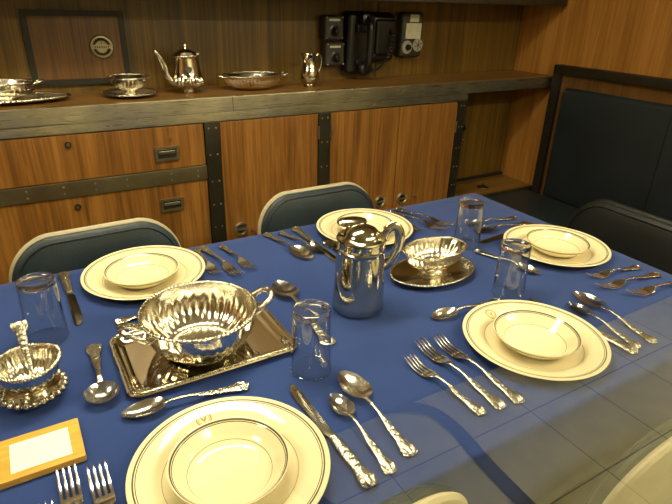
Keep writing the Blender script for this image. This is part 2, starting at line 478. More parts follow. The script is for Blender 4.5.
# overhead locker
ol = empty('overhead_locker', 'dark-edged wooden locker hanging over the sideboard along the top of the photo', 'cabinet', (0, YC, 1.32))
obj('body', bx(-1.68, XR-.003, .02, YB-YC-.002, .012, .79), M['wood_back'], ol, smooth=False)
obj('bottom_trim', bx(-1.68, XR-.012, -.002, .03, -.003, .026, bev=.002), M['steel_dark'], ol)
obj('underside', bx(-1.68, XR-.003, .031, YB-YC-.002, .0, .0115), M['hatch'], ol, smooth=False)
obj('shelf_seam', bx(1.475, 1.479, YB-YC-.004, YB-YC-.0015, -.318, -.002), M['iron'], ol, smooth=False)

# hatch panel on back wall with round plaque
hp = empty('wall_hatch', 'square wooden wall panel in a black frame with a round metal emblem', 'wall panel', (.2475, YB, 1.145))
def slab_frame(w, h, t):
    bm = bmesh.new()
    box(bm, -w, w, -.012, 0, h-t, h); box(bm, -w, w, -.012, 0, -h, -h+t)
    box(bm, -w, -w+t, -.012, 0, -h+t, h-t); box(bm, w-t, w, -.012, 0, -h+t, h-t)
    return bm
obj('frame', slab_frame(.158, .118, .0185), M['iron'], hp, smooth=False)
obj('panel', bx(-.1395, .1395, -.007, -.001, -.0995, .0995), M['hatch'], hp, smooth=False)
obj('emblem_ground', cyl(bmesh.new(), (.0735,-.0078,.003), (.0735,-.0065,.003), .028, n=40), M['iron'], hp)
em = obj('round_emblem', lathe([(.0275,.0),(.0275,.005),(.030,.0075),(.036,.007),(.0395,.002),(.0395,0)], 48), M['steel_rail'], hp)
em.matrix_local = Matrix.Translation((.0735, -.0072, .003)) @ Matrix.Rotation(PI/2, 4, 'X')
obj('emblem_disc', lathe([(0,.003),(.0195,.003),(.0215,.001),(.0215,0),(0,0)], 40), M['steel_rail'], em)
obj('emblem_bar', bx(-.034, .034, -.0065, .0065, .003, .009, bev=.001), M['steel_rail'], em)
bm = bmesh.new()
for k in range(7): box(bm, -.024+k*.0073, -.0205+k*.0073, -.003, .003, .0088, .0098)
obj('emblem_lettering', bm, M['steel_dark'], em, smooth=False)
obj('emblem_mast', bx(-.001, .001, .008, .019, .003, .0045), M['iron'], em, smooth=False)

# bench seat along right wall
bn = empty('bench', 'dark navy vinyl bench with a high padded back along the wood wall', 'bench', (2.05, .6, 0))
def rounded_slab(x0, x1, y0, y1, z0, z1, b): return bx(x0, x1, y0, y1, z0, z1, bev=b, seg=4)
obj('bench_base', bx(-.20, .325, -.33, 1.255, 0, .34), M['wood'], bn, smooth=False)
obj('seat_cushion', rounded_slab(-.235, .27, -.33, 1.262, .335, .425, .02), M['vinyl_bench'], bn)
bk = bmesh.new(); box(bk, .268, .325, -.33, 1.166, .41, .962, bev=.022, seg=4)
bco = obj('back_cushion', bk, M['vinyl_bench'], bn)
for yy in (.62, .05): obj('seam', cyl(bmesh.new(), (.267, yy, .45), (.267, yy, .93), .0016, n=8), M['black'], bco)
obj('top_rail', bx(.285, .327, -.33, 1.236, 1.018, 1.060, bev=.005), M['steel_dark'], bn)
obj('end_post', bx(.290, .326, 1.205, 1.250, .35, 1.058, bev=.004), M['iron'], bn)
obj('backing_board', bx(.312, .328, -.33, 1.235, .35, 1.02), M['hatch'], bn, smooth=False)

# ------------------------------------------------------------------ wall telephones and boxes (on the back wall)
def on_wall(name, label, cat, x, z): return empty(name, label, cat, (x-.010, YB, z))
def rbox(w, h, dep, b=.012): return bx(-w/2, w/2, -dep, 0, -h/2, h/2, bev=b, seg=3)
def selector(x, z, label):
    s = on_wall('selector_switch_box', label, 'switch box', x, z)
    s['group'] = 'switch boxes on the back wall'
    obj('case', rbox(.092, .096, .055), M['grey_box'], s)
    obj('label_strip', bx(-.028, .022, -.0585, -.054, .026, .034), M['label_paper'], s)
    k = obj('selector_knob', lathe([(0,.028),(.010,.027),(.014,.02),(.017,.004),(.024,.002),(.024,0),(0,0)], 24), M['black'], s)
    k.matrix_local = Matrix.Translation((0, -.054, -.012)) @ Matrix.Rotation(PI/2, 4, 'X')
    obj('pointer', bx(-.003, .003, .0, .016, .020, .030), M['black'], k)
    bm = bmesh.new()
    for sx in (-1, 1):
        for sz in (-1, 1): cyl(bm, (sx*.038, -.057, sz*.040), (sx*.038, -.053, sz*.040), .003, n=8)
    obj('screws', bm, M['dial'], s)
selector(1.236, 1.211, 'upper dark grey switch box with a pale label strip, left of the telephone')
selector(1.243, 1.108, 'lower dark grey switch box with a pale label strip, left of the telephone')
ph = on_wall('wall_telephone', 'black wall telephone with its handset hung upright on a cradle', 'telephone', 1.365, 1.150)
obj('case', rbox(.135, .25, .065, .02), M['black'], ph)
obj('cradle', bx(-.035, .03, -.085, -.062, .045, .075, bev=.005), M['black'], ph)
obj('lower_cradle', bx(-.035, .03, -.085, -.062, -.085, -.065, bev=.005), M['black'], ph)
hs = obj('handset', tube(bmesh.new(), [(0,-.098,.10),(0,-.125,.07),(0,-.128,0),(0,-.125,-.07),(0,-.098,-.105)], [.012,.0135,.0125,.0135,.012], 14, flat=1.2), M['black'], ph)
for s, z in ((1, .098), (-1, -.103)):
    c = obj('earpiece' if s > 0 else 'mouthpiece', lathe([(0,0),(.025,0),(.028,.006),(.024,.024),(.012,.030),(0,.030)], 28), M['black'], hs)
    c.matrix_local = Matrix.Translation((0, -.079, z)) @ Matrix.Rotation(PI/2, 4, 'X')
# second unit: handset amplifier case with coiled cord
un = on_wall('handset_amplifier_box', 'black rounded box right of the telephone with a hanging coiled cord', 'intercom', 1.485, 1.170)
obj('case', rbox(.135, .205, .06, .03), M['black'], un)
obj('cover', bx(-.05, .05, -.071, -.055, -.07, .075, bev=.012, seg=3), M['black'], un)
obj('cord_boss', cyl(bmesh.new(), (.028,-.085,.025), (.028,-.06,.025), .012, n=16), M['black'], un)
pts = []; cp = catmull([(.030,-.085,.028),(.020,-.095,-.03),(-.01,-.10,-.085),(-.055,-.10,-.125),(-.085,-.10,-.128),(-.105,-.10,-.105),(-.118,-.105,-.075)], 22)
for i, p in enumerate(cp):
    a = i/len(cp)*2*PI*24
    pts.append(p+Vector((math.cos(a)*.0095, math.sin(a)*.0095, 0)))
cp2 = catmull([(.030,-.085,.028),(.020,-.095,-.03),(-.01,-.10,-.085),(-.055,-.10,-.125),(-.085,-.10,-.128),(-.105,-.10,-.105),(-.118,-.105,-.075)], 60)
pts = []
for i, p in enumerate(cp2):
    a = i/len(cp2)*2*PI*26
    pts.append(p+Vector((math.cos(a)*.009, math.sin(a)*.009, math.cos(a)*.003)))
obj('coiled_cord', tube(bmesh.new(), pts, .0024, 6, smoothk=0), M['black_rubber'], un)
cu = on_wall('circuit_selector_box', 'grey instrument box with paper labels and two round dials at the right', 'instrument box', 1.648, 1.180)
obj('case', rbox(.125, .19, .05, .018), M['grey_box'], cu)
obj('upper_label', bx(-.022, .026, -.0535, -.049, .055, .085), M['label_paper'], cu)
obj('main_label', bx(-.042, .043, -.0535, -.049, -.015, .050), M['label_paper'], cu)
k = obj('dial', lathe([(0,.008),(.020,.008),(.027,.006),(.029,0),(0,0)], 32), M['dial'], cu)
k.matrix_local = Matrix.Translation((-.029, -.049, -.050)) @ Matrix.Rotation(PI/2, 4, 'X')
obj('dial_knob', lathe([(0,.026),(.009,.025),(.013,.018),(.013,.008),(0,.008)], 20), M['black'], k)
k = obj('dial', lathe([(0,.005),(.024,.005),(.027,.004),(.029,0),(0,0)], 32), M['dial'], cu)
k.matrix_local = Matrix.Translation((.032, -.049, -.042)) @ Matrix.Rotation(PI/2, 4, 'X')
bm = bmesh.new()
for a in (.4, .4+PI/3, .4+2*PI/3):
    c_, s_ = math.cos(a)*.022, math.sin(a)*.022; cyl(bm, (-c_,-s_,.0058), (c_,s_,.0058), .0013, n=6)
obj('dial_spokes', bm, M['iron'], k)
obj('side_screw', cyl(bmesh.new(), (.075,-.006,.012), (.075,0,.012), .006, n=12), M['dial'], cu)

# ------------------------------------------------------------------ silver on the sideboard
def P(name, bm, mat, parent, **k): return obj(name, bm, mat, parent, **k)
def loop_handle(parent, side, x, z, out, w, rad=.004, name='handle', mat='silver_orn', yoff=0):
    bm = tube(bmesh.new(), [(side*x, -w, z), (side*(x+out*.55), -w*.95, z+.004), (side*(x+out), -w*.45, z+.007), (side*(x+out), w*.45, z+.007),
              (side*(x+out*.55), w*.95, z+.004), (side*x, w, z)], rad, 10)
    return obj(name, bm, M[mat], parent)
# vegetable dish on oval tray, left
tr = empty('oval_tray', 'oval silver tray with a beaded edge at the left end of the sideboard', 'tray', (-.015, 2.0, ZC))
obj('tray_plate', lathe([(0,.006),(.55,.006),(.72,.008),(.97,.014),(1,.016),(1,.012),(.75,.002),(.5,0),(0,0)], 96, ax=.200, ay=.082), M['silver'], tr)
obj('beaded_rim', rope_ring(.199, .081, .0145, .0032, 80), M['silver_orn'], tr)
vd = empty('vegetable_dish', 'two-handled oval silver dish on the oval tray at the far left', 'dish', (-.015, 2.0, ZC+.0075))
obj('dish_body', lathe([(0,.002),(.5,0),(.6,.006),(.84,.018,.10),(.98,.034,.10),(1.0,.040),(1.05,.052),(1.02,.054),(.93,.040),(.8,.02,.03),(.55,.008),(0,.007)], 120, 40, .100, .062), M['silver'], vd)
obj('gadroon_rim', rope_ring(.104, .0645, .053, .0034, 64), M['silver_orn'], vd)
for s in (-1, 1): loop_handle(vd, s, .100, .048, .028, .018)
# small footed bowl and saucer
bs = empty('silver_saucer', 'round silver saucer under the small bowl in front of the framed panel', 'saucer', (.373, 2.0, ZC))
obj('saucer_plate', lathe([(0,.005),(.045,.005),(.052,.007),(.084,.013),(.087,.013),(.086,.010),(.055,.002),(.05,0),(0,0)], 64), M['silver'], bs)
obj('beaded_rim', rope_ring(.0865, .0865, .0125, .0025, 70), M['silver_orn'], bs)
fb = empty('footed_bowl', 'small fluted silver footed bowl on a round saucer, left of the coffee pot', 'bowl', (.373, 2.0, ZC+.0056))
fbody = [(0,.0),(.026,.0),(.027,.003),(.020,.010),(.019,.014),(.030,.018,.12),(.044,.028,.16),(.053,.038,.12),(.058,.047,.02),(.066,.056),(.065,.0575),(.056,.048),(.048,.036,.05),(.034,.022,.04),(0,.018)]
obj('bowl_body', lathe(fbody, 120, 30), M['silver'], fb)
obj('scalloped_rim', rope_ring(.066, .066, .0565, .0026, 50), M['silver_orn'], fb)
# coffee pot with long spout
cpot = empty('tall_coffee_pot', 'silver coffee pot with a long curved spout standing on the sideboard', 'coffee pot', (.574, 2.0, ZC))
prof = [(0,.0),(.029,.0),(.030,.004),(.027,.006),(.026,.013),(.030,.015),(.046,.020,.06),(.057,.031,.12),(.0585,.044,.12),(.054,.053,.08),(.052,.057,.0),(.049,.072),(.045,.090),(.042,.108),(.0405,.118),(.043,.122),(.044,.126),(.040,.128),(0,.128)]
obj('pot_body', lathe(prof, 120, 26), M['silver_smooth'], cpot)
obj('rim_band', rope_ring(.044, .044, .1255, .0035, 34), M['silver_orn'], cpot)
ld = obj('lid', lathe([(.040,.127),(.036,.138),(.022,.146),(.006,.149),(.004,.153),(.0075,.158),(.006,.163),(0,.1645)], 48), M['silver_smooth'], cpot)
obj('spout', tube(bmesh.new(), [(-.046,0,.034),(-.066,0,.050),(-.074,0,.075),(-.082,0,.105),(-.094,0,.130),(-.107,0,.142)], [.014,.012,.009,.0075,.0065,.006], 14), M['silver_smooth'], cpot)
sh = obj('side_handle', tube(bmesh.new(), [(-.012,-.040,.078),(-.014,-.06,.082),(-.017,-.085,.088)], [.008,.009,.0105], 16), M['black'], cpot)
sh.rotation_euler = (0, 0, 0)
obj('hinge', bx(.036, .048, -.006, .006, .124, .134, bev=.002), M['silver_orn'], cpot)
# oval dish with handles
od = empty('oval_serving_dish', 'shallow oval silver dish with side handles between coffee pot and jug', 'dish', (.822, 1.995, ZC))
obj('dish_body', lathe([(0,.003),(.45,0),(.55,.002),(.80,.018,.12),(.93,.036,.10),(.97,.046),(1.04,.054),(1.02,.056),(.93,.046),(.80,.024,.05),(.5,.008),(0,.007)], 140, 44, .106, .068), M['silver'], od)
obj('beaded_rim', rope_ring(.109, .0705, .0555, .0026, 90), M['silver_orn'], od)
for s in (-1, 1): loop_handle(od, s, .104, .050, .026, .020, .0036)
od.scale = (1.07, 1.05, .95)
# small jug
jg = empty('milk_jug', 'small silver jug with a loop handle standing left of the switch boxes', 'jug', (1.058, 1.985, ZC))
def jugrim(a, r, z):
    k = max(0, math.cos(a-PI))**3
    t = max(0, (z-.095)/.03)
    return r*(1+.45*k*t), z+.010*k*t
obj('jug_body', lathe([(0,0),(.024,0),(.025,.003),(.021,.006),(.031,.014),(.0385,.030),(.038,.048),(.032,.070),(.026,.088),(.025,.100),(.029,.118),(.030,.121),(.0275,.120),(.023,.100),(.023,.088),(0,.070)], 64, rimz=jugrim), M['silver_smooth'], jg)
obj('handle', tube(bmesh.new(), [(.026,0,.112),(.040,0,.120),(.054,0,.100),(.050,0,.072),(.040,0,.055),(.033,0,.050)], [.004,.0042,.0042,.004,.0035,.0035], 10), M['silver_smooth'], jg)

# ------------------------------------------------------------------ table and cloth
X0, X1, Y0, Y1 = -1.05, 1.282, .385, 1.232
tb = empty('dining_table', 'long dining table standing under the blue cloth', 'table', ((X0+X1)/2, (Y0+Y1)/2, 0))
hx, hy = (X1-X0)/2-.006, (Y1-Y0)/2-.006
obj('table_top', bx(-hx, hx, -hy, hy, .715, .7465), M['wood'], tb, smooth=False)
for sx in (-1, 1):
    for sy in (-1, 1):
        obj('leg', tube(bmesh.new(), [(sx*(hx-.12), sy*(hy-.10), .716), (sx*(hx-.12), sy*(hy-.10), 0)], .02, 14, smoothk=0), M['steel_dark'], tb)
def cloth():
    bm = bmesh.new()
    # profile from centre outwards: flat, rounded fold, gentle hang
    def axis(a, b, n):
        st = [a+(b-a)*i/n for i in range(n+1)]; return st
    nx, ny = 70, 30
    hang = [(0,0),(.003,-.0008),(.0055,-.003),(.0075,-.007),(.0085,-.014),(.010,-.05),(.012,-.10),(.016,-.16),(.018,-.20)]
    xs = axis(X0, X1, nx); ys = axis(Y0, Y1, ny)
    loop = [(x, Y0, 0, -1) for x in xs[:-1]]+[(X1, y, 1, 0) for y in ys[:-1]]+[(x, Y1, 0, 1) for x in xs[::-1][:-1]]+[(X0, y, -1, 0) for y in ys[::-1][:-1]]
    top = [[None]*(ny+1) for _ in range(nx+1)]
    for i, x in enumerate(xs):
        for j, y in enumerate(ys):
            z = TZ-.0006+.0004*math.sin(x*7+y*3)*math.sin(y*9-x*2)
            top[i][j] = bm.verts.new((x, y, z))
    for i in range(nx):
        for j in range(ny): bm.faces.new((top[i][j], top[i+1][j], top[i+1][j+1], top[i][j+1]))
    L = [(i, 0, 0, -1) for i in range(nx)]+[(nx, j, 1, 0) for j in range(ny)]+[(i, ny, 0, 1) for i in range(nx, 0, -1)]+[(0, j, -1, 0) for j in range(ny, 0, -1)]
    prev = [top[i][j] for i, j, _, _ in L]
    n = len(L); base = [v.co.copy() for v in prev]
    nrm = []
    for (i, j, a, b) in L:
        corner = (i in (0, nx)) and (j in (0, ny))
        v = Vector((-1 if i == 0 else 1 if i == nx else 0, -1 if j == 0 else 1 if j == ny else 0, 0)); nrm.append(v.normalized() if corner else v)
    for (o_, dz) in hang[1:]:
        cur = []
        for k in range(n):
            wv = .006*math.sin(k*.55)*min(1, -dz/.2)
            cur.append(bm.verts.new(base[k]+nrm[k]*(o_+wv)+Vector((0,0,dz))))
        for k in range(n):
            m_ = (k+1) % n; bm.faces.new((prev[k], prev[m_], cur[m_], cur[k]))
        prev = cur
    return bm
cl = obj('tablecloth', cloth(), M['cloth'], smooth=True, sharp=60)
md = cl.modifiers.new('thickness', 'SOLIDIFY'); md.thickness = .0012; md.offset = -1
tag(cl, 'plain royal blue cloth covering the whole dining table', 'tablecloth')

# ------------------------------------------------------------------ china
def make_plate(loc, label):
    prof = [(0,.0045),(.084,.0045),(.088,.0055),(.094,.0105),(.108,.0150),(.124,.0185),(.1295,.0195),(.1305,.0185),(.1285,.0165),(.108,.0110),(.094,.0055),(.086,.0005),(.080,0),(.078,.0015),(0,.0015)]
    p = obj('dinner_plate', lathe(prof, 128), M['china_plate']); p.location = loc
    return tag(p, label, 'plate', 'cream dinner plates on the table')
def make_bowl(loc, label):
    prof = [(0,.0045),(.040,.0045),(.050,.0060),(.060,.0145),(.069,.0235),(.0740,.0280),(.0752,.0282),(.0750,.0265),(.066,.0160),(.056,.0065),(.048,.0012),(.040,0),(.038,.001),(0,.001)]
    p = obj('soup_bowl', lathe(prof, 96), M['china_bowl']); p.location = loc
    return tag(p, label, 'bowl', 'cream soup bowls on the plates')
PL = [(.191,1.124),(.769,1.120),(1.142,.795),(.757,.530),(.162,.515)]
pl_lab = ['cream plate with dark rim line in front of the left far-side chair', 'cream plate partly hidden behind the tall lidded silver pot',
          'cream plate at the right end of the table by the black chair', 'cream plate between three near forks and spoons on the right', 'largest-looking cream plate, cut by the bottom edge of the photo']
bw_lab = ['cream soup bowl on the plate by the left far-side chair', 'cream soup bowl on the plate behind the lidded silver pot',
          'cream soup bowl on the plate at the right end of the table', 'cream soup bowl on the plate right of three near forks', 'cream soup bowl on the nearest plate at the bottom of the photo']
plate = make_plate((*PL[0], TZ), pl_lab[0]); bowl = make_bowl((*PL[0], TZ+.0048), bw_lab[0])
rot = {0: PI, 1: PI, 2: -PI/2, 3: 0.10, 4: .06}
for i, (x, y) in enumerate(PL):
    if i: p = dup(plate, (x, y, TZ), rot[i], pl_lab[i]); b = dup(bowl, (x-.003*0, y-.004, TZ+.0048), rot[i], bw_lab[i])
    else: plate.rotation_euler.z = rot[0]
bowl.location = (PL[0][0]-.004, PL[0][1]-.012, TZ+.0048)

for o_ in bpy.data.objects:
    if o_.name.startswith('soup_bowl'): o_.scale = (1.03, 1.03, 1.0); o_.location.x -= .004; o_.location.y -= .002

# ------------------------------------------------------------------ cutlery (local +y = towards tip, handle end at -y; length L; z=0 on cloth)
def shell_z(s, v, L):
    """king's pattern relief on the last part of the handle (s from handle end)"""
    z = 0
    if s < .030:                                   # shell
        a = math.atan2(v, max(.001, s+.004)); z += .0010*math.cos(a*12)*max(0, 1-s/.030)+.0010*max(0, 1-abs(s-.014)/.014)
    if .034 < s < .075: z += .0009*math.cos((s-.034)*2*PI/.0137)*max(0, 1-abs(v)/.005)
    return z
def lin_tab(tab, s):
    for (a, va), (b, vb) in zip(tab[:-1], tab[1:]):
        if s <= b: return va+(vb-va)*max(0, min(1, (s-a)/(b-a)))
    return tab[-1][1]
def handle_bm(L, s1, wtab, ztab, ttab, n=28, st=80, orn=1.):
    bm = bmesh.new(); rings = []
    for i in range(st+1):
        s = s1*(i/st)**1.6
        w, zc, t = lerp_tab(wtab, s), lin_tab(ztab, s), lerp_tab(ttab, s)
        if s < .006: w *= math.sqrt(max(.02, 1-(1-s/.006)**2))
        ring = []
        for k in range(n):
            a = 2*PI*k/n; c_, s_ = math.cos(a), math.sin(a)
            x = w*math.copysign(abs(c_)**.8, c_); z = t*math.copysign(abs(s_)**.9, s_)
            if s_ > .1: z += shell_z(s, x, L)*orn
            ring.append((x, -L/2+s, zc+z))
        rings.append(ring)
    grid_faces(bm, rings, True, True, True); return bm
def spoon_tables(L, bowl_l, wide, arch=.011):
    s1 = L-bowl_l+.004
    k = L/.20
    wt_ = [(0,.0095*k),(.006,.0112*k),(.015,.0116*k),(.024,.0092*k),(.034,.0066*k),(.055,.0062*k),(.075,.0042*k),(s1*.72,.0028*k),(s1-.008,.0030*k),(s1,.0045*k)]
    zt_ = [(0,.0030),(.02,.0036),(.06,.0062),(s1*.7,arch*.92),(s1*.85,arch),(s1-.01,arch*.96),(s1,arch*.85)]
    tt_ = [(0,.0014),(.02,.0018),(.06,.0017),(s1*.8,.0019),(s1,.0012)]
    return s1, wt_, zt_, tt_
def bowl_surface(L, bl, bw, depth, rim, egg=.16, lobe=0):
    """spoon bowl: length bl, half width bw; tip at +L/2"""
    bm = bmesh.new(); nu, nv = 40, 12
    cy = L/2-bl/2; rings = []
    c = None
    for j in range(1, nv+1):
        r = j/nv; ring = []
        for i in range(nu):
            a = 2*PI*i/nu
            yy = math.sin(a)*r; xx = math.cos(a)*r
            wy = 1-egg*yy
            tilt = .0025*(-yy)                     # neck side a little higher
            ring.append((xx*bw*wy, cy+yy*bl/2, rim+tilt*.8-depth*(1-r**2.2)))
        rings.append(ring)
    vs = grid_faces(bm, rings)
    v = bm.verts.new((0, cy, rim-depth))
    for i in range(nu): bm.faces.new((v, vs[0][i], vs[0][(i+1) % nu]))
    r = bmesh.ops.solidify(bm, geom=bm.faces[:], thickness=-.0012)
    return bm
def lowest(bm): 
    return min(v.co.z for v in bm.verts)
def make_spoon(name, L, bl, bw, depth, label, group, arch=.011):
    root = empty(name, label, 'spoon', (0,0,-5), 0, group)
    s1, a, b, c = spoon_tables(L, bl, bw, arch)
    bb = bowl_surface(L, bl, bw, depth, depth+.0016)
    lo = lowest(bb)
    bmesh.ops.translate(bb, vec=(0,0,-lo), verts=bb.verts)
    obj('handle', handle_bm(L, s1, a, b, c), M['cutlery_orn'], root)
    obj('spoon_bowl', bb, M['cutlery'], root)
    return root
def make_fork(name, L, hl, hw, label, group):
    """hl head length (neck to tine tips), hw half width, four tines"""
    root = empty(name, label, 'fork', (0,0,-5), 0, group)
    s1 = L-hl+.004; k = L/.20
    wt_ = [(0,.0095*k),(.006,.0112*k),(.015,.0116*k),(.024,.0092*k),(.034,.0066*k),(.055,.0062*k),(.075,.0042*k),(s1*.75,.0027*k),(s1,.0034*k)]
    zt_ = [(0,.0030),(.02,.0036),(.06,.0064),(s1*.7,.0105),(s1*.85,.0118),(s1,.0112)]
    tt_ = [(0,.0014),(.02,.0018),(.06,.0017),(s1,.0016)]
    obj('handle', handle_bm(L, s1, wt_, zt_, tt_), M['cutlery_orn'], root)
    bm = bmesh.new(); rings = []
    def zc(t): return .0115*(1-t)**2+.0022*2*t*(1-t)*1.0+.0135*t*t if False else lerp_tab([(0,.0112),(.38,.0034),(.55,.0032),(1,.0125)], t)
    y0 = L/2-hl; root_t = .42
    for i in range(15):
        t = i/14*root_t
        w = lerp_tab([(0,.0032*k),(.10,.0055*k),(.24,hw*.96),(.42,hw)], t)
        rings.append([(w*math.cos(2*PI*q/16), y0+t*hl, zc(t)+.0011*math.sin(2*PI*q/16)+.0008*(math.cos(2*PI*q/16)**2)) for q in range(16)])
    grid_faces(bm, rings, True, True, True)
    tw = hw*2/4*.33
    for q in range(4):
        cx = -hw+hw*2*(q+.5)/4*1.0
        cx = (q-1.5)*(hw*2-2*tw)/3
        rr = []
        for i in range(13):
            t = root_t-.05+(1-root_t+.05)*i/12
            w = tw*(1-.45*max(0,(t-.6)/.4)); h = .0010*(1-.4*max(0,(t-.6)/.4))
            if i == 12: w *= .4; h *= .4
            rr.append([(cx+w*math.cos(2*PI*m/8), y0+t*hl, zc(t)+h*math.sin(2*PI*m/8)+.0006) for m in range(8)])
        grid_faces(bm, rr, True, True, True)
    obj('fork_head', bm, M['cutlery'], root)
    return root
def make_knife(L, label, group):
    root = empty('dinner_knife', label, 'knife', (0,0,-5), 0, group)
    hl = L*.43
    wt_ = [(0,.0085),(.008,.0125),(.018,.0128),(.030,.0092),(.040,.0086),(.055,.0094),(.080,.0084),(hl-.006,.0072),(hl,.0060)]
    zt_ = [(0,.0052),(hl,.0052)]; tt_ = [(0,.0030),(.01,.0046),(.03,.0044),(.06,.0042),(hl,.0040)]
    obj('handle', handle_bm(L, hl, wt_, zt_, tt_, orn=1.3), M['cutlery_orn'], root)
    bm = bmesh.new(); rings = []
    b0 = -L/2+hl-.002; bl = L-hl+.002
    for i in range(31):
        t = i/30
        wl = lerp_tab([(0,.0050),(.06,.0062),(.10,.0085),(.75,.0100),(.90,.0080),(1,.0010)], t)   # edge side
        wr = lerp_tab([(0,.0050),(.06,.0060),(.8,.0072),(.93,.0066),(1,.0045)], t)
        th = .0012-.0004*t
        y = b0+t*bl
        rings.append([(-wl,y,.0050),(-wl*.5,y,.0050+th*.7),(0,y,.0050+th),(wr*.8,y,.0050+th),(wr,y,.0050),(wr*.8,y,.0050-th),(0,y,.0050-th),(-wl*.5,y,.0050-th*.7)])
    grid_faces(bm, rings, True, True, True)
    bmesh.ops.rotate(bm, cent=(0,b0,.005), matrix=Matrix.Rotation(-.022, 3, 'X'), verts=bm.verts)
    obj('blade', bm, M['blade'], root)
    return root
proto = {}
def place(kind, tip, end, label, dz=0, tilt=None):
    """tip and handle end as table points"""
    nameG, mk, L0 = KINDS[kind]
    dx, dy = tip[0]-end[0], tip[1]-end[1]
    a = math.atan2(dy, dx)-PI/2
    L = math.hypot(dx, dy); c = ((tip[0]+end[0])/2, (tip[1]+end[1])/2, TZ+.0002+dz)
    if kind not in proto:
        r = mk(label); proto[kind] = r; r.location = c; r.rotation_euler = (0,0,a)
    else:
        r = dup(proto[kind], c, a, label)
    q = max(.94, min(1.12, L/L0)); r.scale = (q, q, q)
    return r
KINDS = {
 'dinner_fork': ('forks', lambda l: make_fork('dinner_fork', .205, .088, .0128, l, 'dinner forks on the table'), .205),
 'salad_fork': ('forks', lambda l: make_fork('salad_fork', .170, .073, .0122, l, 'salad forks on the table'), .170),
 'tablespoon': ('spoons', lambda l: make_spoon('tablespoon', .204, .080, .0225, .0095, l, 'large soup spoons on the table'), .204),
 'teaspoon': ('spoons', lambda l: make_spoon('dessert_spoon', .176, .060, .0170, .0080, l, 'small spoons on the table'), .176),
 'knife': ('knives', lambda l: make_knife(.236, l, 'dinner knives on the table'), .236),
}
def along(tip, ang, L):  # handle end from tip
    return (tip[0]-math.cos(math.radians(ang))*L, tip[1]-math.sin(math.radians(ang))*L)
# setting 5 (nearest plate)
place('knife', (.309,.636), (.310,.400), 'silver dinner knife right of the nearest plate at the bottom')
place('teaspoon', (.355,.583), (.347,.407), 'smaller of two silver spoons right of the nearest plate, beside the knife')
place('tablespoon', (.397,.623), (.390,.419), 'larger of two silver spoons right of the nearest plate, farthest from it')
place('teaspoon', (.056,.690), (.249,.668), 'silver spoon lying across above the nearest plate, bowl to the left')
place('dinner_fork', (-.026,.622), (-.026,.418), 'silver fork with tines over the card block corner, cut by the bottom edge')
place('dinner_fork', (.009,.605), (.009,.401), 'silver fork just left of the nearest plate, only tines in view')
place('salad_fork', (-.057,.572), (-.058,.402), 'silver fork at the bottom left edge with only tine tips showing')
# setting 4 (near right)
place('salad_fork', (.518,.600), (.537,.431), 'leftmost short fork of three left of the near right plate')
place('dinner_fork', (.566,.632), (.574,.427), 'middle and longest fork of three left of the near right plate')
place('dinner_fork', (.604,.626), (.610,.422), 'fork right beside the left rim of the near right plate')
place('tablespoon', (.990,.618), (.964,.416), 'outer spoon right of the near right plate, bowl above the other spoon')
place('teaspoon', (.940,.596), (.921,.421), 'inner silver spoon between knife and outer spoon of the near right plate')
place('knife', (.880,.648), (.897,.412), 'dinner knife partly under the right rim of the near right plate')
place('teaspoon', (.643,.684), (.820,.672), 'silver spoon above the near right plate, handle end behind its rim')
# setting 1 (far left)
place('knife', (.037,.984), (.035,1.220), 'silver knife standing alone left of the far left plate, behind a tumbler')
place('salad_fork', (.332,1.045), (.330,1.213), 'fork nearest to the far left plate, right of its rim')
place('dinner_fork', (.374,1.018), (.349,1.220), 'middle fork of three right of the far left plate')
place('salad_fork', (.413,1.038), (.394,1.206), 'rightmost fork of three right of the far left plate')
place('teaspoon', (.272,.958), (.096,.961), 'silver spoon behind the big handled bowl, only handle end showing')
# setting 2 (far right)
place('tablespoon', (.557,1.028), (.523,1.226), 'leftmost spoon left of the knife before the right far-side chair')
place('teaspoon', (.600,1.046), (.562,1.216), 'silver spoon lying between knife and leftmost spoon before the right far-side chair')
place('knife', (.610,.985), (.606,1.221), 'dark-bladed knife running behind the tall lidded pot')
place('salad_fork', (.900,1.035), (.906,1.203), 'fork half tucked under the right rim of the plate behind the pot')
place('dinner_fork', (.972,1.012), (.917,1.208), 'middle fork of three right of the plate behind the pot')
place('dinner_fork', (1.008,1.028), (.948,1.222), 'outermost fork of three right of the plate behind the pot')
place('teaspoon', (.855,.966), (.680,.950), 'spoon with bright thin handle between tall pot and small oval bowl')
# setting 3 (right end)
place('teaspoon', (1.052,1.022), (1.225,1.001), 'farthest spoon toward the far corner beside the right end plate')
place('tablespoon', (1.030,.975), (1.230,.956), 'second spoon from the far corner, between other spoon and knife')
place('knife', (.996,.918), (1.231,.932), 'knife with dark blade pointing left behind the right end plate')
place('teaspoon', (.992,.715), (.952,.886), 'spoon seen through the right tumbler beside the right end plate')
place('salad_fork', (1.076,.648), (1.246,.629), 'fork nearest to the right end plate, tines pointing left')
place('dinner_fork', (1.050,.604), (1.253,.583), 'middle fork of three before the black chair')
place('dinner_fork', (1.085,.552), (1.289-.006,.532), 'rightmost fork running off the right edge of the photo')

# big serving spoon
sv = make_spoon('serving_spoon', .262, .082, .0265, .0095, 'large serving spoon lying behind the tumbler right of the big handled bowl', 'x', .014)
del sv['group']; sv.location = (.4285,.832,TZ+.0002); sv.rotation_euler = (0,0,math.atan2(.262,.015)-PI/2)
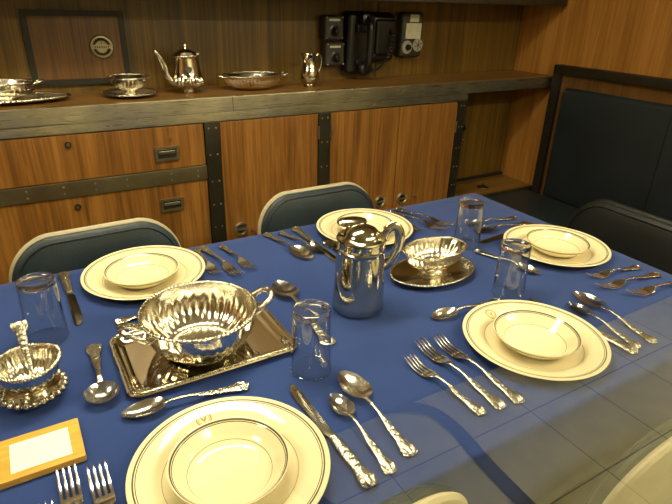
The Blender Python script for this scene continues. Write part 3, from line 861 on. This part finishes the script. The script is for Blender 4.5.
# sauce ladle lying
def ladle(name, label, L, br, loc, rz):
    root = empty(name, label, 'ladle', loc, rz)
    s1 = L-.048; k = 1.0
    wt_ = [(0,.0105),(.009,.0135),(.022,.0125),(.036,.0080),(.055,.0078),(.085,.0052),(s1*.85,.0036),(s1,.0050)]
    zt_ = [(0,.0035),(.02,.0038),(.06,.0060),(s1*.75,.018),(s1*.9,.0200),(s1,.0165)]
    tt_ = [(0,.0018),(.02,.0024),(.06,.0022),(s1,.0018)]
    obj('handle', handle_bm(L, s1, wt_, zt_, tt_), M['cutlery_orn'], root)
    bm = bmesh.new(); rings = []
    for j in range(1, 13):
        r = j/12
        rings.append([(math.cos(2*PI*i/40)*r*br*(1), L/2-.026+math.sin(2*PI*i/40)*r*.026, .0165-.0150*(1-r**2.3)) for i in range(40)])
    vs = grid_faces(bm, rings); v = bm.verts.new((0, L/2-.026, .0015))
    for i in range(40): bm.faces.new((v, vs[0][i], vs[0][(i+1) % 40]))
    bmesh.ops.solidify(bm, geom=bm.faces[:], thickness=-.0013)
    lo = lowest(bm); bmesh.ops.translate(bm, vec=(0,0,-lo), verts=bm.verts)
    obj('ladle_bowl', bm, M['cutlery'], root)
    return root
ladle('sauce_ladle', 'silver sauce ladle lying on the cloth between sauce boat and tray', .182, .0265, (.044,.812,TZ+.0002), math.atan2(-.184,-.010)-PI/2)

# ------------------------------------------------------------------ tray and handled bowl
ry = empty('rectangular_tray', 'rectangular silver tray with rounded corners under the big handled bowl', 'tray', (.2205,.808,TZ))
def rrect(hx, hy, r, n=10):
    pts = []
    for cx, cy, a0 in ((hx-r,hy-r,0),(-hx+r,hy-r,PI/2),(-hx+r,-hy+r,PI),(hx-r,-hy+r,3*PI/2)):
        for i in range(n+1): a = a0+PI/2*i/n; pts.append((cx+r*math.cos(a), cy+r*math.sin(a)))
    return pts
def rect_tray():
    bm = bmesh.new(); rings = []
    for ins, z in ((.0,.0115),(.0015,.0135),(.004,.0135),(.007,.0125),(.011,.0120),(.014,.0100),(.020,.0050),(.026,.0040)):
        rings.append([(x, y, z) for x, y in rrect(.1475-ins, .0965-ins, max(.006,.024-ins*.6))])
    back = []
    for ins, z in ((.026,.0022),(.018,.0022),(.012,.0080),(.002,.0105)):
        back.append([(x, y, z) for x, y in rrect(.1475-ins, .0965-ins, max(.006,.024-ins*.6))])
    vs = grid_faces(bm, rings); bm.faces.new(vs[-1])
    vb = grid_faces(bm, back); bm.faces.new(vb[0])
    n = len(vs[0])
    for i in range(n): j = (i+1) % n; bm.faces.new((vs[0][i], vs[0][j], vb[-1][j], vb[-1][i]))
    bmesh.ops.translate(bm, vec=(0,0,-.0020), verts=bm.verts)
    return bm
obj('tray_plate', rect_tray(), M['silver_tray'], ry)
# moulded border line
rp = rrect(.1475-.0055, .0965-.0055, .021, 10)
obj('moulded_rim', tube(bmesh.new(), [(x, y, .0120) for x, y in rp], .0016, 8, closed=True, smoothk=0), M['silver_orn'], ry)
hb = empty('handled_serving_bowl', 'big fluted silver bowl with two loop handles standing on the rectangular tray', 'bowl', (.2185,.812,TZ+.0022))
R = .0985
hprof = [(0,.001),(.040,.0),(.044,.003),(.056,.0045),(.072,.012,.02),(.084,.024,.028),(.0915,.040,.02),(.0955,.054,.0),(.096,.060),(.0985,.0745),(.0975,.0765),(.0950,.0745),
         (.0930,.060),(.0920,.053),(.0885,.042,.03),(.081,.027,.04),(.070,.0155,.035),(.062,.0090,.02),(.058,.0068),(.045,.0060),(0,.0058)]
obj('bowl_body', lathe(hprof, 200, 34), M['silver'], hb)
obj('rope_rim', rope_ring(.0985, .0985, .0755, .0030, 84, .30), M['silver_orn'], hb)
obj('gadroon_foot', rope_ring(.050, .050, .0045, .0034, 46, .35), M['silver_orn'], hb)
def bowl_handle(s):
    p = [(s*.094,-.022,.058),(s*.108,-.024,.066),(s*.124,-.019,.076),(s*.131,-.008,.079),(s*.131,.008,.079),(s*.124,.019,.076),(s*.108,.024,.066),(s*.094,.022,.058)]
    return tube(bmesh.new(), p, [.0065,.0052,.0048,.0060,.0060,.0048,.0052,.0065], 12, mod=lambda t, a: 1+.10*math.cos(t*2*PI*14+a))
for s in (-1, 1):
    h = obj('loop_handle', bowl_handle(s), M['silver_orn'], hb); h.rotation_euler.z = -.05 if s > 0 else .10
# ------------------------------------------------------------------ lidded pot
pt = empty('lidded_hot_water_pot', 'tall cylindrical silver pot with hinged lid, short spout and loop handle', 'pot', (.540,.796,TZ), 0)
pprof = [(0,0),(.044,0),(.050,.003),(.0525,.008),(.0520,.020),(.0492,.080),(.0475,.126),(.0475,.132),(.0486,.134),(.0486,.1355),(.0462,.137),(.0452,.144),(.0465,.150),(.0465,.1525),(.0425,.153),(0,.153)]
obj('pot_body', lathe(pprof, 96), M['silver_smooth'], pt)
obj('lid', lathe([(.0465,.1532),(.0485,.155),(.0470,.158),(.041,.160),(.0375,.162),(.035,.167),(.029,.1735),(.020,.178),(.009,.1805),(0,.1812)], 72), M['silver_smooth'], pt)
def spout_bm():
    bm = bmesh.new(); rings = []
    for j in range(9):
        t = j/8
        out = -.040-.034*t**1.2; w = .021*(1-t)+.0075*t; z = .127+.018*t; dep = .020*(1-t)+.007*t
        ring = []
        for i in range(17):
            a = PI+PI*i/16     # lower half trough
            ring.append((out, math.cos(a)*w, z+.010*(1-t)+math.sin(a)*dep))
        rings.append(ring)
    grid_faces(bm, rings, False)
    bmesh.ops.solidify(bm, geom=bm.faces[:], thickness=.0014)
    return bm
sp = obj('spout', spout_bm(), M['silver_smooth'], pt); sp.rotation_euler.z = -.53
hd = obj('handle', tube(bmesh.new(), [(.040,0,.128),(.044,0,.155),(.052,0,.174),(.066,0,.178),(.0755,0,.160),(.072,0,.128),(.060,0,.100),(.047,0,.088)], [.007,.008,.0095,.010,.010,.009,.0075,.006], 14, flat=.55), M['silver_smooth'], pt)
hd.rotation_euler.z = -.46
obj('lid_hinge', cyl(bmesh.new(), (.030,-.030,.150), (.044,-.010,.150), .0045, n=16), M['silver_orn'], pt)
tp = obj('thumb_piece', lathe([(0,.0125),(.7,.0125),(.95,.010),(1,.0062),(.95,.0025),(.7,0),(0,0)], 48, ax=.030, ay=.0145), M['silver_smooth'], pt, loc=(-.005,.027,.174))
tp.rotation_euler = (.25, 0, -.35)
obj('thumb_stem', cyl(bmesh.new(), (0,.018,.150), (-.003,.025,.173), .006, n=16), M['silver_smooth'], pt)

# ------------------------------------------------------------------ small oval bowl on oval saucer
os_ = empty('oval_saucer', 'oval silver saucer with beaded edge under the small footed oval bowl', 'saucer', (.772,.838,TZ))
obj('saucer_plate', lathe([(0,.006),(.45,.006),(.55,.008),(.88,.011),(1,.0135),(.99,.0115),(.6,.003),(.5,0),(0,0)], 96, ax=.108, ay=.0725), M['silver'], os_)
obj('beaded_rim', rope_ring(.1075, .072, .0128, .0026, 80, .35), M['silver_orn'], os_)
ob = empty('footed_oval_bowl', 'small fluted oval silver bowl on a foot standing in the oval saucer', 'bowl', (.7775,.843,TZ+.0065))
oprof = [(0,0),(.44,.0),(.45,.003),(.36,.007),(.34,.010),(.52,.014,.04),(.74,.024,.07),(.86,.036,.06),(.90,.045,.02),(.95,.052),(1.0,.057),(.985,.0588),(.90,.050),(.84,.040,.05),(.70,.027,.07),(.46,.018,.03),(0,.015)]
obj('bowl_body', lathe(oprof, 132, 28, .081, .0525), M['silver'], ob)
obj('beaded_rim', rope_ring(.081, .0525, .0582, .0022, 76, .35), M['silver_orn'], ob)

# ------------------------------------------------------------------ sauce boat + ladle in it
sbx, sby = -.050, .803
ss = empty('sauce_boat', 'small silver sauce boat with pointed lip and knobbed foot at the left edge', 'sauce boat', (sbx, sby, TZ))
obj('stand_plate', lathe([(0,.003),(.030,.003),(.040,.008),(.047,.016),(.0485,.018),(.047,.013),(.036,.002),(.03,0),(0,0)], 72), M['silver'], ss)
bm = bmesh.new()
for i in range(24):
    a = 2*PI*i/24
    bmesh.ops.create_uvsphere(bm, u_segments=12, v_segments=8, radius=.0052, matrix=Matrix.Translation((math.cos(a)*.0475, math.sin(a)*.0475, .0185)) @ Matrix.Rotation(a, 4, 'Z') @ Matrix.Diagonal((1.25,.95,1.1,1)))
obj('knobbed_border', bm, M['silver_orn'], ss)
def boat_rim(a, r, z):
    t = max(0, min(1, (z-.03)/.035))
    k = max(0, math.cos(a-.25))**6
    k2 = max(0, math.cos(a-.25-PI))**6
    return r*(1+.07*k*t+.02*k2*t)*(1+.05*abs(math.sin(a-.25))*t), z+.004*k*t+.002*k2*t
obj('boat_body', lathe([(0,.0035),(.022,.0035),(.018,.010),(.017,.018),(.024,.024),(.036,.036,.06),(.0425,.050,.06),(.044,.060),(.0465,.067),(.0455,.069),(.042,.062),(.039,.050,.05),(.032,.038,.05),(.020,.029),(0,.026)], 120, 24, rimz=boat_rim), M['silver'], ss)
def brz(a):
    return .008*max(0, math.cos(a-.25))**6+.004*max(0, math.cos(a-.25-PI))**6
m_ = 60*6; rings = []
for i in range(m_):
    a = 2*PI*i/m_; rr, zz = boat_rim(a, .0465, .068)
    c = Vector((rr*math.cos(a), rr*math.sin(a), zz)); o2 = Vector((math.cos(a), math.sin(a), 0))
    ring = []
    for k in range(8):
        b = 2*PI*k/8; r = .0030*(.7+.5*abs(math.cos(30*a+b)))
        ring.append(c+o2*math.cos(b)*r+Vector((0,0,1))*math.sin(b)*r)
    rings.append(ring)
bm = bmesh.new(); vs = grid_faces(bm, rings)
for i in range(8): bm.faces.new((vs[-1][i], vs[-1][(i+1) % 8], vs[0][(i+1) % 8], vs[0][i]))
obj('rope_rim', bm, M['silver_orn'], ss)
ss.scale = (.93, .93, .97)
# ladle leaning in the boat
ll = empty('gravy_ladle', 'small ornate silver ladle leaning in the sauce boat at the left edge', 'ladle', (sbx, sby, TZ+.0))
def lean_handle():
    L = .150
    wt_ = [(0,.0095),(.009,.0125),(.020,.0115),(.032,.0070),(.050,.0068),(.075,.0045),(L*.9,.0030),(L,.0040)]
    bm = handle_bm(0, L, wt_, [(0,0),(L,0)], [(0,.0018),(.02,.0022),(L,.0016)])
    return bm
# local handle runs +y from handle end (s=0) to bowl; orient from upper end A to lower end B
def orient(o, A_, B_, roll=0):
    d = (Vector(B_)-Vector(A_)).normalized()
    q = d.to_track_quat('Y', 'Z'); o.matrix_local = Matrix.Translation(A_) @ q.to_matrix().to_4x4() @ Matrix.Rotation(roll, 4, 'Y')
LA, LB = (.000,.046,.113), (.004,-.010,.040)
h = obj('handle', lean_handle(), M['cutlery_orn'], ll)
ln = (Vector(LB)-Vector(LA)).length
orient(h, LA, LB); h.scale = (1, ln/.150, 1)
obj('ladle_bowl', lathe([(0,0),(.010,.001),(.0155,.007),(.017,.012),(.0160,.012),(.010,.003),(0,.002)], 32), M['cutlery'], ll, loc=(.006,-.018,.0295))

# ------------------------------------------------------------------ tumblers (upside down)
def make_tumbler(loc, label):
    t = empty('tumbler', label, 'glass', loc, 0, 'upturned glass tumblers')
    obj('glass_wall', lathe([(.0345,0),(.0347,.0012),(.0342,.004),(.0330,.050),(.0312,.108),(.0295,.108),(.0312,.050),(.0326,.004),(.0330,.0005),(.0345,0)], 64), M['tumbler'], t)
    obj('glass_base', lathe([(0,.1085),(.0294,.1085),(.0306,.1100),(.0310,.1150),(.0300,.1185),(.0270,.1198),(.022,.1190),(.018,.1175),(0,.1172)], 64), M['glass_base'], t)
    obj('rim_bead', tube(bmesh.new(), [(.0340*math.cos(2*PI*i/48), .0340*math.sin(2*PI*i/48), .0012) for i in range(48)], .0011, 8, closed=True, smoothk=0), M['tumbler'], t)
    return t
gl = [(-.017,.970), (.360,.662), (.962,.930), (.861,.690)]
gll = ['upturned tumbler left of the far left knife', 'upturned tumbler between tall pot and nearest plate, over the serving spoon handle',
       'farthest upturned tumbler, near the far corner spoons', 'upturned tumbler between the two plates on the right']
t0 = make_tumbler((*gl[0], TZ+.0003), gll[0])
for g_, l_ in zip(gl[1:], gll[1:]): dup(t0, (*g_, TZ+.0003), 0, l_)

# ------------------------------------------------------------------ card block
cbk = empty('place_card_block', 'golden wooden block holding a blank white card at the bottom left', 'card holder', (-.0515,.670,TZ))
obj('block', bx(-.0515, .0515, -.041, .041, 0, .0105, bev=.0015), M['block'], cbk)
obj('card', bx(-.036, .0365, -.0305, .0255, .0103, .0113), M['card'], cbk, smooth=False)
obj('card_pin', cyl(bmesh.new(), (.0365,.018,.0104), (.0365,.018,.0116), .0012, n=10), M['brass'], cbk)

# ------------------------------------------------------------------ chairs
def make_chair(label, padmat, shell='cream'):
    """origin on floor under seat centre; sitter faces -y (back rest at +y)"""
    c = empty('padded_chair', label, 'chair', (0,0,0), 0, 'padded metal chairs round the table')
    hw, z0, z1 = .205, .46, .800
    def outline(ins, n=12):
        w = hw-ins; top = z1-ins; bot = z0+ins; r = max(.02, .098-ins*.8); rb = .03
        pts = []
        for cx, cz, a0, rr in ((w-r, top-r, 0, r), (-w+r, top-r, PI/2, r), (-w+rb, bot+rb, PI, rb), (w-rb, bot+rb, 3*PI/2, rb)):
            for i in range(n+1): a = a0+PI/2*i/n; pts.append((cx+rr*math.cos(a)*(1.0), cz+rr*math.sin(a)*(1.0)))
        return pts
    def crown(x, z): return z-.018*(x/hw)**2*max(0, (z-z0)/(z1-z0))
    def yb(x, z): return .215+(z-z0)*.16+.0-.10*(x)**2*-1*.0-.25*x*x*-.6
    # wraparound curve: centre farther back
    def Y_(x, z): return .20+(z-z0)*.15-.18*x*x
    bm = bmesh.new(); rings = []
    for ins, dy in ((.012,-.006),(.004,-.004),(0,.000),(0,.004),(.004,.009),(.014,.012),(.05,.013),(.12,.013)):
        rings.append([(x, Y_(x, z)+dy, crown(x, z)) for x, z in outline(ins)])
    vs = grid_faces(bm, rings); bm.faces.new(vs[-1]); bm.faces.new(vs[0])
    obj('back_shell', bm, M[shell], c)
    bm = bmesh.new(); rings = []
    for ins, dy in ((.010,-.004),(.005,-.010),(.005,-.016),(.010,-.022),(.024,-.027),(.06,-.030),(.13,-.031)):
        rings.append([(x, Y_(x, z)+dy, crown(x, z)) for x, z in outline(ins)])
    vs = grid_faces(bm, rings); bm.faces.new(vs[-1]); bm.faces.new(vs[0])
    pad = obj('back_pad', bm, M[padmat], c)
    rp = [(x, Y_(x, z)-.0255, crown(x, z)) for x, z in outline(.017)]
    obj('piping', tube(bmesh.new(), rp, .0026, 6, closed=True, smoothk=0), M[padmat], pad)
    obj('seat', bx(-.2, .2, -.21, .19, .425, .465, bev=.018, seg=3), M[padmat], c)
    obj('seat_pan', bx(-.195, .195, -.205, .185, .405, .426, bev=.006), M['cream'], c)
    for sx in (-1, 1):
        obj('rear_leg', tube(bmesh.new(), [(sx*.195,-.185,.0),(sx*.195,.0,.25),(sx*.197,.15,.44),(sx*.190,.19,.52),(sx*.186,.205,.60)], .0105, 12), M['cream'], c)
        obj('front_leg', tube(bmesh.new(), [(sx*.18,.185,.0),(sx*.18,.0,.22),(sx*.178,-.17,.41)], .0105, 12), M['cream'], c)
    obj('stretcher', tube(bmesh.new(), [(-.18,.135,.06),(.18,.135,.06)], .007, 10, smoothk=0), M['cream'], c)
    return c
# far side chairs: back top at y~1.40
ch = make_chair('blue padded chair behind the far left plate, before the drawers', 'vinyl', 'chair_back')
ch.location = (.135, 1.122, 0); ch.rotation_euler.z = .03
dup(ch, (.772, 1.150, 0), 0, 'blue padded chair behind the plate with the tall pot, before the one-door cupboard')
c5 = dup(ch, (.215, .570, 0), PI, 'padded chair at the bottom edge, only one top corner of its cream back showing')
c4 = dup(ch, (.812, .490, 0), PI, 'padded chair whose cream back shows in the bottom right corner')
ce = make_chair('black padded chair at the right end of the table in front of the bench', 'vinyl_black', 'vinyl_black')
ce.location = (1.255, .795, 0); ce.rotation_euler.z = -PI/2
c5.scale = (1, 1, 1.015)
for o in (c5, c4):
    for k in o.children:
        if k.name.startswith('back_shell'): k.data = k.data.copy(); k.data.materials[0] = M['cream']

# ------------------------------------------------------------------ clear barrier on the passage side
br_ = empty('barrier_panel', 'low clear barrier sheet in front of the table reflecting the lit floor tiles', 'barrier', (0, PANE_Y, 0))
cs = obj('clear_sheet', bx(-1.5, 2.32, -.0012, .0012, .02, 1.117), M['pane'], br_, smooth=False)
cs.data.materials.append(M['pane_edge'])
for f in cs.data.polygons:
    if abs(f.normal.z) > .9: f.material_index = 1
obj('base_channel', bx(-1.5, 2.32, -.015, .015, 0, .03), M['steel_dark'], br_, smooth=False)
for x in (-1.52, 2.345): obj('post', bx(x-.02, x+.02, -.02, .02, 0, 1.12, bev=.003), M['steel_dark'], br_)

# added dark strip, standing in for an unidentified curved band in the sheet's reflection
st = tag(obj('added_floor_strip', tube(bmesh.new(), [(.60,-.50,.007),(.55,-.59,.007),(.525,-.74,.007),(.57,-.86,.007),(.693,-.845,.007),(.856,-.842,.007),(1.001,-.803,.007),(1.083,-.734,.007),(1.101,-.623,.007),(1.086,-.489,.007),(1.077,-.373,.007),(1.073,-.20,.007)],
    .026, 12, flat=.24), M['black_rubber']), 'made-up dark curved strip on the tiled floor, forming the dark band reflected in the clear barrier', 'added strip')

# ------------------------------------------------------------------ lamps
def fixture(name, label, x0, x1, y0, y1, z, power, col, st):
    e = empty(name, label, 'ceiling light', ((x0+x1)/2, (y0+y1)/2, z)); e['group'] = 'ceiling light fittings'
    w, d = (x1-x0)/2, (y1-y0)/2
    obj('housing', bx(-w-.02, w+.02, -d-.02, d+.02, .002, 2.12-z), M['ceiling'], e, smooth=False)
    obj('diffuser', bx(-w, w, -d, d, -.012, .0015), emit(name+'_glow', col, st), e, smooth=False)
    return e
WARM = (1.0, .87, .57)
fixture('ceiling_light', 'long warm ceiling light fitting above the dining table', -.15, .85, .98, 1.20, 2.06, 0, WARM, 34)
fixture('ceiling_light', 'square warm ceiling light fitting near the left wall', -1.15, -.75, .55, .95, 2.06, 0, WARM, 26)
fixture('ceiling_light', 'long warm ceiling light fitting above the passage floor', .6, 2.6, -.60, -.42, 2.06, 0, (1,.88,.56), 36)
fixture('ceiling_light', 'small added fill light on the ceiling, brightening the bench wall', 1.55, 1.80, .40, .60, 2.06, 0, WARM, 18)  # added fill: brightens the wood wall and gives the silver highlights

w = bpy.data.worlds.new('World'); sc.world = w; w.use_nodes = True
w.node_tree.nodes['Background'].inputs[0].default_value = (.9,.75,.5,1)
w.node_tree.nodes['Background'].inputs[1].default_value = .05

# ------------------------------------------------------------------ camera
cam = bpy.data.cameras.new('camera'); co = bpy.data.objects.new('camera', cam); COL.objects.link(co)
fpx = 541.6809; cam.sensor_fit = 'HORIZONTAL'; cam.sensor_width = 36; cam.lens = fpx/672*36
cam.clip_start = .01
fw = Vector((0.47023133,0.77339467,-0.42513902)); rt = Vector((0.8607902,-0.50821261,0.02757122)); up = Vector((0.19473758,0.37892035,0.90470804))
m = Matrix((( rt.x, up.x, -fw.x, 0), (rt.y, up.y, -fw.y, 0), (rt.z, up.z, -fw.z, 1.32443), (0,0,0,1)))
co.matrix_world = m
sc.camera = co
sc.view_settings.view_transform = 'Standard'; sc.view_settings.look = 'None'
sc.view_settings.gamma = 1; sc.view_settings.use_curve_mapping = False
sc.view_settings.exposure = 0.13
